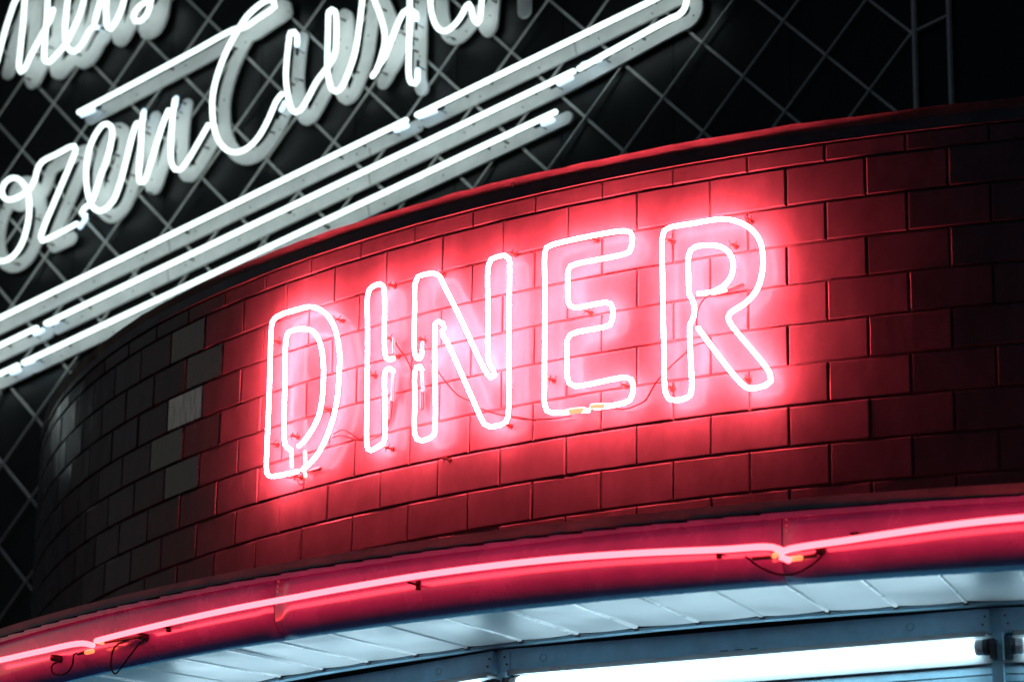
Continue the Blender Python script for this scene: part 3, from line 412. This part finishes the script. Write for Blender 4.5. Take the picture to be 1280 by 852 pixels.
st_.ring([(4.19, ZF + 1.4180), (4.2135, ZF + 1.4180), (4.2135, ZF + 1.4250), (4.19, ZF + 1.4250)], T_A, T_B, 120)
build('edge_trim', st_, M['beam'], bld)

# shop front under the canopy: straight bays between posts
BAY = [-103.5, -86.6, -69.65, -52.68, -35.72, -18.77, -1.8, 15.2, 32.2, 49.2]
RB = 4.205
for deg in BAY:
    th = R_(deg)
    n = Vector((math.sin(th), -math.cos(th), 0)); h = Vector((math.cos(th), math.sin(th), 0))
    po = MB()
    po.box(cyl(th, RB - 0.045, ZF + 1.4170 - 1.5), h * 0.0125, n * 0.025, (0, 0, 1.5))
    build('post', po, M['beam'], bld)
def chord(i):
    a, b = R_(BAY[i]), R_(BAY[i + 1])
    P, Q = cyl(a, RB, 0), cyl(b, RB, 0)
    h = (Q - P).normalized(); n = Vector((h.y, -h.x, 0))
    return P, Q, h, n
for i in range(len(BAY) - 1):
    P, Q, h, n = chord(i)
    Lb = (Q - P).length
    mid = (P + Q) / 2
    hb = Lb / 2 - 0.0135
    zt, zb = ZF + 1.4135, ZF + 1.360
    be = MB()
    be.box(mid - n * 0.014 + Vector((0, 0, (zt + zb) / 2)), h * hb, n * 0.010, (0, 0, (zt - zb) / 2))
    bo = build('header_beam', be, M['beam'], bld)
    if -60 < BAY[i] < 0:
        for sx in (-1, 1):
            pl = MB()
            pl.box(mid + h * sx * (hb - 0.012) - n * 0.003 + Vector((0, 0, ZF + 1.384)), h * 0.011, n * 0.0012, (0, 0, 0.021))
            build('end_plate', pl, M['beam'], bo)
            for dz in (-0.008, 0.010):
                sc = MB()
                c0 = mid + h * sx * (hb - 0.012 + 0.003 * (1 if dz > 0 else -1)) + Vector((0, 0, ZF + 1.385 + dz))
                sc.tube([c0 - n * 0.003, c0 + n * 0.0015], 0.0026, 8, caps=False)
                build('screw', sc, M['hardware'], bo)
        for f in (0.10, 0.84):
            kn = MB()
            c0 = P + h * Lb * f + Vector((0, 0, ZF + 1.386))
            ring = [c0 - n * 0.0035 + (h * math.cos(t) + Vector((0, 0, math.sin(t)))) * 0.0085 for t in np.linspace(0, 2 * math.pi, 25)]
            kn.tube(ring, 0.0006, 6, caps=False)
            build('knockout', kn, M['hardware'], bo)
        for f in (0.475, 0.505, 0.535):
            slots = MB()
            slots.box(P + h * Lb * f - n * 0.0035 + Vector((0, 0, ZF + 1.3665)), h * 0.010, n * 0.0006, (0, 0, 0.0011))
            build('slot', slots, M['hardware'], bo)
    rail = None
    for nm, oo, zz, dn, dz in (('header_panel', 0.045, 1.3270, 0.004, 0.0320), ('top_rail', 0.045, 1.283, 0.012, 0.011), ('glazing_bead', 0.047, 1.262, 0.012, 0.0075), ('sill_rail', 0.050, 1.25 - 2.2, 0.02, 0.012)):
        fr = MB()
        fr.box(mid - n * oo + Vector((0, 0, ZF + zz)), h * hb, n * dn, (0, 0, dz))
        build(nm, fr, M['beam'], bld)
    pn = MB()
    pn.box(mid - n * 0.052 + Vector((0, 0, ZF + 1.25 - 1.1)), h * hb, n * 0.003, (0, 0, 1.1))
    build('window_pane', pn, M['pane'], bld)
    if -60 < BAY[i] < 0:
        mu = MB()
        mu.box(P + h * Lb * 0.425 - n * 0.028 + Vector((0, 0, ZF + 1.25 - 1.1)), h * 0.011, n * 0.012, (0, 0, 1.115))
        build('mullion', mu, M['enamel'], bld)

# fluorescent battens, one to a bay
fixture_labels = {3: 'lit fluorescent batten cut by the bottom edge, left of the round post bracket',
                  4: 'long bright fluorescent batten in the middle bay under the white soffit',
                  5: 'fluorescent batten just starting at the right edge past the second post'}
for i in (3, 4, 5):
    P, Q, h, n = chord(i)
    Lb = (Q - P).length
    a0, a1 = 0.0375, Lb - 0.0185
    mid = P + h * (a0 + a1) / 2
    hl = (a1 - a0) / 2
    zt = ZF + 1.3595
    fx = thing('fluorescent_light', fixture_labels[i], 'light', mid + Vector((0, 0, zt - 0.06)), 'fluorescent battens under the canopy')
    tr = MB()
    tr.box(mid - n * 0.012 + Vector((0, 0, zt - 0.003)), h * hl, n * 0.026, (0, 0, 0.003))
    to = build('reflector_tray', tr, M['tray'], fx)
    for nm, oo, zz, hh, dn, dz in (('tray_lip', 0.012, -0.0085, hl, 0.0022, 0.0035), ('back_plate', -0.028, -0.034, hl, 0.004, 0.0275), ('lower_lip', -0.026, -0.0630, hl + 0.03, 0.004, 0.0025)):
        q = MB()
        q.box(mid + n * oo + Vector((0, 0, zt + zz)), h * hh, n * dn, (0, 0, dz))
        build(nm, q, M['tray'], to)
    tb = MB()
    zc = zt - 0.034
    tb.tube([mid - h * (hl - 0.035) + Vector((0, 0, zc)) + n * 0.002, mid + h * (hl - 0.035) + Vector((0, 0, zc)) + n * 0.002], 0.0200, 16)
    build('lamp_tube', tb, M['lamp'], fx, smooth=True)
    for sx in (-1, 1):
        sl = MB()
        sl.tube([mid + h * sx * (hl - 0.034) + Vector((0, 0, zc)) + n * 0.002, mid + h * sx * (hl - 0.006) + Vector((0, 0, zc)) + n * 0.002], 0.0172, 16, caps=False)
        build('glass_sleeve', sl, M['enamel'], fx, smooth=True)
    for sx in (-1, 1):
        hd = MB()
        hd.tube([mid + h * sx * (hl - 0.006) + Vector((0, 0, zc)) + n * 0.002, mid + h * sx * (hl + 0.004) + Vector((0, 0, zc)) + n * 0.002], 0.0185, 16, caps=False)
        hd.box(mid + h * sx * (hl + 0.012) + Vector((0, 0, zc - 0.004)) - n * 0.004, h * 0.005, n * 0.012, (0, 0, 0.022))
        build('lamp_holder', hd, M['hardware'], fx)

# ------------------------------------------------------------------ the big white script sign on its lattice
PSI = R_(-34.7)
SH = Vector((math.cos(PSI), math.sin(PSI), 0)); SN = Vector((math.sin(PSI), -math.cos(PSI), 0))
SS, SDT = 2.5, 0.06
def sgn(u, v, off):
    return Vector((AX, AY, 0)) + SN * (SS + off) + SH * u + Vector((0, 0, v))

bd = thing('backdrop_wall', 'black panelled wall behind the white script sign and its lattice', 'wall', sgn(-1.5, 0, -0.05))
u = -8.2
while u < 3.2:
    w = 0.42
    pm = MB()
    pm.box(sgn(u + w / 2, 3.45, -0.045), SH * (w / 2 - 0.0015), SN * 0.015, (0, 0, 3.45))
    build('wall_panel', pm, M['panel'], bd)
    u += w
pb = MB()
pb.box(sgn(-2.5, 3.45, -0.075), SH * 5.7, SN * 0.01, (0, 0, 3.45))
build('wall_frame', pb, M['hardware'], bd)

lt = thing('sign_lattice', 'diagonal metal lattice with end posts carrying the white script sign', 'lattice', sgn(-1.5, 2.6, -0.02))
U0, U1, V0, V1 = -5.2, 0.213, 2.6, 6.5
def bars(off0, step, ang, w, dep, off, nmax):
    a = R_(ang); d = np.array([math.cos(a), math.sin(a)]); nn = np.array([-math.sin(a), math.cos(a)])
    for k in range(-60, 60):
        c = nn * (off0 + step * k) + np.array([0, 1.6])
        t0, t1 = -50.0, 50.0
        for ax_, lo, hi in ((0, U0, U1), (1, V0, V1)):
            ta, tb_ = (lo - c[ax_]) / d[ax_], (hi - c[ax_]) / d[ax_]
            t0 = max(t0, min(ta, tb_)); t1 = min(t1, max(ta, tb_))
        if t1 - t0 < 0.05: continue
        p, q = c + d * t0, c + d * t1
        A_, B_ = sgn(p[0], p[1], off), sgn(q[0], q[1], off)
        e = (B_ - A_).normalized()
        b_ = MB()
        b_.box((A_ + B_) / 2, (B_ - A_) / 2, SN * dep, e.cross(SN) * w)
        build('lattice_bar', b_, M['lattice'], lt)
bars(-0.494, 0.2102, -44.8, 0.0044, 0.004, -0.0225, 60)
bars(0.2361, 0.2058, 46.5, 0.0028, 0.003, -0.0145, 60)
for uu in (0.213, 0.328):
    p_ = MB()
    p_.box(sgn(uu, 4.2, -0.014), SH * 0.0050, SN * 0.008, (0, 0, 2.4))
    build('lattice_post', p_, M['lattice'], lt)
for vv in (4.4, 4.78, 5.16, 5.54):
    p_ = MB()
    p_.box(sgn(0.27, vv, -0.014), SH * 0.050 + Vector((0, 0, 0.012)), SN * 0.005, (0, 0, 0.004))
    build('lattice_rung', p_, M['lattice'], lt)

def contours(paths, hw, res):
    segs = []
    for P in paths:
        P = np.array(P)
        for a, b in zip(P[:-1], P[1:]): segs.append((a, b))
    allp = np.concatenate([np.array(P) for P in paths])
    lo = allp.min(0) - hw - 3 * res; hi = allp.max(0) + hw + 3 * res
    nx = int((hi[0] - lo[0]) / res) + 2; ny = int((hi[1] - lo[1]) / res) + 2
    X, Y = np.meshgrid(lo[0] + np.arange(nx) * res, lo[1] + np.arange(ny) * res, indexing='ij')
    F = np.full(X.shape, 1e3)
    for a, b in segs:
        d = b - a; L2 = max(d @ d, 1e-12)
        pad = hw + 3 * res
        i0 = max(0, int((min(a[0], b[0]) - pad - lo[0]) / res)); i1 = min(nx, int((max(a[0], b[0]) + pad - lo[0]) / res) + 2)
        j0 = max(0, int((min(a[1], b[1]) - pad - lo[1]) / res)); j1 = min(ny, int((max(a[1], b[1]) + pad - lo[1]) / res) + 2)
        xs, ys = X[i0:i1, j0:j1], Y[i0:i1, j0:j1]
        t = np.clip(((xs - a[0]) * d[0] + (ys - a[1]) * d[1]) / L2, 0, 1)
        F[i0:i1, j0:j1] = np.minimum(F[i0:i1, j0:j1], np.hypot(xs - a[0] - t * d[0], ys - a[1] - t * d[1]) - hw)
    F[F == 0] = 1e-9
    ins = F < 0
    # marching squares on edges keyed by grid id
    nxt = {}
    pt = {}
    def ep(i, j, k):      # k=0 edge along x from (i,j); k=1 along y
        key = (i, j, k)
        if key not in pt:
            i2, j2 = (i + 1, j) if k == 0 else (i, j + 1)
            f0, f1 = F[i, j], F[i2, j2]
            t = min(max(f0 / (f0 - f1), 0.02), 0.98) if abs(f1) < 100 and abs(f0) < 100 else 0.5
            pt[key] = (lo[0] + (i + t * (i2 - i)) * res, lo[1] + (j + t * (j2 - j)) * res)
        return key
    adj = {}
    mixed = np.argwhere((ins[:-1, :-1].astype(int) + ins[1:, :-1] + ins[:-1, 1:] + ins[1:, 1:]) % 4 != 0)
    for i, j in mixed:
        a, b, c, d = ins[i, j], ins[i + 1, j], ins[i + 1, j + 1], ins[i, j + 1]
        E = []
        if a != b: E.append(ep(i, j, 0))
        if b != c: E.append(ep(i + 1, j, 1))
        if d != c: E.append(ep(i, j + 1, 0))
        if a != d: E.append(ep(i, j, 1))
        prs = [(E[0], E[1])] if len(E) == 2 else ([(E[0], E[1]), (E[2], E[3])] if a else [(E[0], E[3]), (E[1], E[2])])
        for p, q in prs:
            adj.setdefault(p, []).append(q); adj.setdefault(q, []).append(p)
    loops = []; seen = set()
    for s in adj:
        if s in seen: continue
        loop = [s]; seen.add(s); cur = s
        while True:
            nx_ = [q for q in adj[cur] if q not in seen]
            if not nx_: break
            cur = nx_[0]; seen.add(cur); loop.append(cur)
        L = np.array([pt[k] for k in loop])
        if len(L) < 8: continue
        for _ in range(2): L = 0.25 * np.roll(L, 1, 0) + 0.5 * L + 0.25 * np.roll(L, -1, 0)
        keep = [0]                      # drop points on straight runs
        for i in range(1, len(L)):
            a, b = L[keep[-1]], L[i]
            mid_ = L[keep[-1]:i + 1]
            d = b - a; dn = np.hypot(*d)
            dev = np.abs((mid_ - a)[:, 0] * d[1] - (mid_ - a)[:, 1] * d[0]).max() / max(dn, 1e-9)
            if dev > 0.0003: keep.append(i - 1)
        keep = sorted(set(keep))
        if len(keep) > 3: loops.append(L[keep])
    return loops

def backing_mesh(name, paths, hw, off, mat, parent, thick=0.004):
    cu = bpy.data.curves.new(name, 'CURVE'); cu.dimensions = '2D'; cu.fill_mode = 'BOTH'
    cu.extrude = thick; cu.bevel_depth = 0.0012; cu.bevel_resolution = 1
    for L in contours(paths, hw, 0.004):
        s = cu.splines.new('POLY'); s.points.add(len(L) - 1)
        for p, (x, y) in zip(s.points, L): p.co = (x, y, 0, 1)
        s.use_cyclic_u = True
    t = bpy.data.objects.new('tmp', cu); COL.objects.link(t)
    bpy.context.view_layer.update()
    me = bpy.data.meshes.new_from_object(t.evaluated_get(bpy.context.evaluated_depsgraph_get()))
    bpy.data.objects.remove(t); bpy.data.curves.remove(cu)
    L0 = LOC[parent.name]
    for v in me.vertices:
        x, y, z = v.co
        v.co = sgn(x, y, off - thick - 0.0012 + z) - L0
    me.name = name
    me.update()
    me.materials.clear(); me.materials.append(mat)
    o = bpy.data.objects.new(name, me); COL.objects.link(o); o.parent = parent; LOC[o.name] = L0
    return o

pegs = {}
def shared(name, key, mk, mat, M4, parent):
    """a small repeated piece: one mesh, placed with a matrix"""
    if key not in pegs:
        mb = MB(); mk(mb)
        me = bpy.data.meshes.new(name); me.from_pydata(mb.v, [], mb.f); me.update(); fix_normals(me); me.materials.append(mat)
        pegs[key] = me
    o = bpy.data.objects.new(name, pegs[key]); COL.objects.link(o); o.parent = parent
    L0 = LOC[parent.name]
    M4 = M4.copy(); M4.translation = M4.translation - L0
    o.matrix_local = M4
    return o
def mk_peg(mb):
    mb.tube([(0, 0, 0), (0, 0, 0.003)], 0.0042, 8, caps=False)
    mb.tube([(0, 0, 0.002), (0, 0, 0.020), (-0.005, 0.002, 0.027), (-0.012, 0.005, 0.029)], 0.0017, 6)
    mb.tube([(0.001, 0.001, 0.012), (-0.002, -0.002, 0.014)], 0.0028, 6)
def mk_wirepeg(mb):                 # glass post with its twist of tie wire
    mb.tube([(0, 0, 0), (0, 0, 0.004)], 0.0062, 10, caps=False)
    mb.tube([(0, 0, 0.003), (0, 0, 0.026)], 0.0026, 8)
    mb.tube([(-0.012, 0.004, 0.027), (-0.004, -0.003, 0.022), (0.005, 0.003, 0.024), (0.010, -0.005, 0.016), (0.014, 0.004, 0.012)], 0.0013, 6)
    mb.tube([(-0.006, -0.010, 0.020), (0.001, -0.002, 0.023), (0.004, 0.009, 0.018), (-0.003, 0.013, 0.012)], 0.0012, 6)
def mk_bolt(mb):
    mb.tube([(0, 0, 0), (0, 0, 0.002)], 0.0026, 8, caps=False)

letter_info = {
 'upper_a': ('white neon script stroke cut by the top left corner', 'upper'),
 'upper_b': ('white neon V-shaped script letter near the top left corner', 'upper'),
 'upper_c': ('white neon script letter cup right of the V-shaped one, along the top edge', 'upper'),
 'upper_d': ('upper-row white neon script letter ending in a bluish electrode, above the word ozen', 'upper'),
 'upper_e': ('upper-row narrow white neon script cup beside the bluish electrode', 'upper'),
 'upper_f': ('upper-row white neon script letter ending in a small loop over the black wall', 'upper'),
 'o': ('white neon script letter o with a curled top at the left edge', 'lower'),
 'z': ('white neon script letter z with angular strokes beside the o', 'lower'),
 'e': ('white neon script letter e with a tall narrow loop after the z', 'lower'),
 'n': ('white neon script letter n of two strokes before the capital C', 'lower'),
 'C': ('large white neon capital C with a long bar running left from its top', 'lower'),
 'u': ('white neon script letter u following the capital C', 'lower'),
 's': ('white neon script letter s between the u and the upright t', 'lower'),
 't': ('white neon upright letter t with bluish tube ends', 'lower'),
 'a': ('white neon script letter a right of the upright t', 'lower'),
 'd': ('last script letter, a plain white backing stub above the neon stripes', 'lower')}
SMAT = Matrix((SH, Vector((0, 0, 1)), SN)).transposed().to_4x4()
def smat(p, off, rot=0):
    m4 = SMAT @ Matrix.Rotation(rot, 4, 'Z'); m4.translation = sgn(p[0], p[1], off); return m4
SKIP = {('u', 0): (3, 0), ('t', 0): (0, 3), ('s', 1): (0, 3), ('e', 0): (3, 0), ('z', 0): (0, 1), ('n', 0): (0, 0)}
def sign_piece(key, name, label, cat, group, tubes, hw, off, rad):
    P = [[np.array(q) for q in catmull(t, 0.012)] for t in tubes]
    BP = []                         # the painted backs leave out the little hooks at the tube ends
    for i, t in enumerate(tubes):
        a, b = SKIP.get((key, i), (0, 0))
        BP.append([np.array(q) for q in catmull(t[a:len(t) - b], 0.012)])
    allp = np.concatenate([np.array(q) for q in P])
    base = sgn(float(allp[:, 0].mean()), float(allp[:, 1].min()), 0)
    root = thing(name, label, cat, base, group)
    upper = key.startswith('upper')
    backing_mesh('backing', [[q - np.array([0, 0.014]) for q in p] for p in BP] if upper else BP, hw + (0.005 if upper else 0), off, M['backing'], root)
    if key != 'd':
        for t in P:
            tb = MB()
            pts = [sgn(x, y, SDT) for x, y in t]
            e0 = (pts[1] - pts[0]).normalized(); e1 = (pts[-1] - pts[-2]).normalized()
            tb.tube(pts, rad, 10)
            build('neon_tube', tb, M['white'], root, smooth=True)
    for p in D['sup'].get(key, []):
        shared('tube_support', 'speg', mk_peg, M['clip'], smat(p, off, rng.uniform(-0.6, 0.6)), root)
    for e in D['el'].get(key, []):
        a, b = [sgn(x, y, 0.040) for x, y in e]
        tb = MB(); tb.tube([a, (a + b) / 2, b], 0.0085, 10)
        eo = build('electrode', tb, M['blueend'], root, smooth=True)
        d = (b - a).normalized()
        bt = MB(); bt.tube([b + d * 0.006, b + d * 0.030], 0.0052, 8); bt.tube([b + d * 0.012, b + d * 0.012 - SN * 0.040], 0.002, 6, caps=False)
        build('cap', bt, M['wire'], eo)
    if key in ('top', 'mid', 'low'):
        for i, u in enumerate((-3.6, -2.75, -1.95, -1.2)):      # sheet joints across the painted strips
            for t in P[:2] if key == 'top' else P[:1]:
                us = [q[0] for q in t]
                if not min(us) + 0.05 < u + 0.07 * i < max(us) - 0.05: continue
                v = np.interp(u + 0.07 * i, *zip(*sorted((float(q[0]), float(q[1])) for q in t[:60] if True)))
                c0 = sgn(u + 0.07 * i, v, off + 0.0004)
                jm = MB(); jm.box(c0, (SH * 0.978 + Vector((0, 0, 0.208))) * 0.0008, (Vector((0, 0, 0.978)) - SH * 0.208) * 0.0205, SN * 0.0006)
                build('sheet_joint', jm, M['clip'], root)
    # mounting bolts along the strokes
    n = 0
    for t in P:
        L = 0
        for a, b in zip(t[:-1], t[1:]):
            L += np.hypot(*(b - a))
            if L > 0.22 and n < 24:
                L = 0; n += 1
                q = b + rng.normal(0, 0.006, 2)
                shared('bolt', 'bolt', mk_bolt, M['clip'], smat(q, off), root)
    return root
for i, (k, t) in enumerate(D['letters'].items()):
    lab, row = letter_info[k]
    sign_piece(k, 'sign_letter', lab, 'neon letter', 'script letters of the white neon sign', t, 0.0245, 0.0 - 0.0012 * (i % 3), 0.0094)
sl_ = {'top': 'top pair of white neon stripes joined by a rounded end at the right', 'mid': 'middle white neon stripe running into the rounded end of the top pair', 'low': 'lowest and shortest white neon stripe, just above the tiled parapet'}
for i, (k, t) in enumerate(D['stripes'].items()):
    sign_piece(k, 'neon_stripe', sl_[k], 'neon stripe', 'white neon stripes under the script', t, 0.0215, -0.0008 * i, 0.0095)

# ------------------------------------------------------------------ the red DINER letters
dl = {'D': 'red neon letter D, a double outline, first of the word DINER', 'I': 'red neon letter I, a narrow outline between the D and the N',
      'N': 'red neon letter N, outlined with a folded diagonal', 'E': 'red neon letter E, outlined with its gap at the bottom', 'R': 'red neon letter R at the end of the word DINER'}
for k, d in D['diner'].items():
    th = d['th']
    n = Vector((math.sin(th), -math.cos(th), 0)); h = Vector((math.cos(th), math.sin(th), 0))
    def lp(u, v, off): return Vector((AX, AY, 0)) + n * (RW + off) + h * u + Vector((0, 0, v))
    zs = [q[1] for t in d['tubes'] for q in t]
    root = thing('neon_letter', dl[k], 'neon letter', lp(0, min(zs), 0), 'red neon letters of the word DINER')
    for t in d['tubes']:
        P = catmull(t, 0.010)
        tb = MB(); tb.tube([lp(x, y, 0.036) for x, y in P], 0.0053, 10)
        build('neon_tube', tb, M['red'], root, smooth=True)
    mm = Matrix((h, Vector((0, 0, 1)), n)).transposed().to_4x4()
    for p in d['sup']:
        m4 = mm @ Matrix.Rotation(rng.uniform(-0.8, 0.8), 4, 'Z'); m4.translation = lp(p[0], p[1], 0.0005)
        shared('tube_support', 'dpeg', mk_wirepeg, M['clip'], m4, root)
    for e in d['electrodes']:
        a, b = [lp(x, y, 0.036 if k == 'E' else 0.018) for x, y in e]
        tb = MB(); tb.tube([a, (a + b) / 2, b], 0.0078 if k == 'E' else 0.0052, 10)
        build('electrode', tb, M['glassend'] if k in 'IN' else M['warmend'], root, smooth=True)
    for e in d['boots']:
        a, b = [lp(x, y, 0.016) for x, y in e]
        tb = MB(); tb.tube([a, (a + b) / 2, b], 0.0058, 8)
        build('rubber_boot', tb, M['boot'], root, smooth=True)
    for w in d['wires']:
        off = 0.042 if (k == 'R' and w is d['wires'][0]) else 0.016
        tb = MB(); tb.tube([lp(x, y, off) for x, y in catmull(w, 0.01)], 0.0018, 6)
        build('wire', tb, M['wire'], root)

# ------------------------------------------------------------------ the pink tubes along the canopy
aw = {'left': 'short pink neon tube on the canopy at the bottom left corner', 'mid': 'long pink neon tube running across the middle of the canopy', 'right': 'pink neon tube on the canopy at the right, rising to the edge'}
for k in ('left', 'mid', 'right'):
    d = D['awn'][k]
    root = thing('canopy_tube', aw[k], 'neon tube', cyl(d['tube'][0][0], 4.685, d['tube'][0][1]), 'pink neon tubes along the canopy')
    def ap(p, off): return cyl(p[0], 4.685 + off, p[1])
    P = catmull([(q[0] * 4.7, q[1]) for q in d['tube']], 0.012)
    P = [(q[0] / 4.7, q[1]) for q in P]
    tb = MB(); tb.tube([ap(p, 0.05) for p in P], 0.0070, 12)
    build('neon_tube', tb, M['pink'], root, smooth=True)
    for e in ('electrode', 'electrode2'):
        if e in d:
            a, b = ap(d[e][0], 0.036), ap(d[e][1], 0.034)
            tb = MB(); tb.tube([a, (a + b) / 2, b], 0.0062, 8)
            build('electrode', tb, M['amber'], root, smooth=True)
    for e in ('rod', 'rod2'):
        if e in d:
            a, b = ap(d[e][0], 0.030), ap(d[e][1], 0.026)
            tb = MB(); tb.tube([a, (a + b) / 2, b], 0.0042, 8)
            build('rubber_boot', tb, M['boot'], root, smooth=True)
    W = catmull([(q[0] * 4.7, q[1]) for q in d['wire']], 0.008)
    tb = MB(); tb.tube([ap((q[0] / 4.7, q[1]), 0.022) for q in W], 0.0022, 8)
    build('wire', tb, M['wire'], root, smooth=True)
    q = d['knob'][0]
    n = Vector((math.sin(q[0]), -math.cos(q[0]), 0))
    tb = MB(); tb.tube([ap(q, -0.004), ap(q, 0.012), ap(q, 0.024)], 0.0085, 12, rr=[0.0085] * 7 and [0.004, 0.008, 0.0095, 0.0095, 0.008, 0.0075, 0.003])
    build('insulator', tb, M['boot'], root, smooth=True)
    rngs = {'left': [], 'mid': [D['awn']['clips'][2]] + D['awn']['clips'][4:6], 'right': [D['awn']['clips'][0]]}[k]
    for q in rngs:
        n = Vector((math.sin(q[0]), -math.cos(q[0]), 0)); h = Vector((math.cos(q[0]), math.sin(q[0]), 0))
        cl = MB()
        c0 = ap(q, 0)
        cl.box(c0 + n * 0.003, h * 0.005, n * 0.004, (0, 0, 0.010))
        cl.box(c0 + n * 0.022, h * 0.0025, n * 0.022, (0, 0, 0.0022))
        build('tube_clip', cl, M['clip'], root)
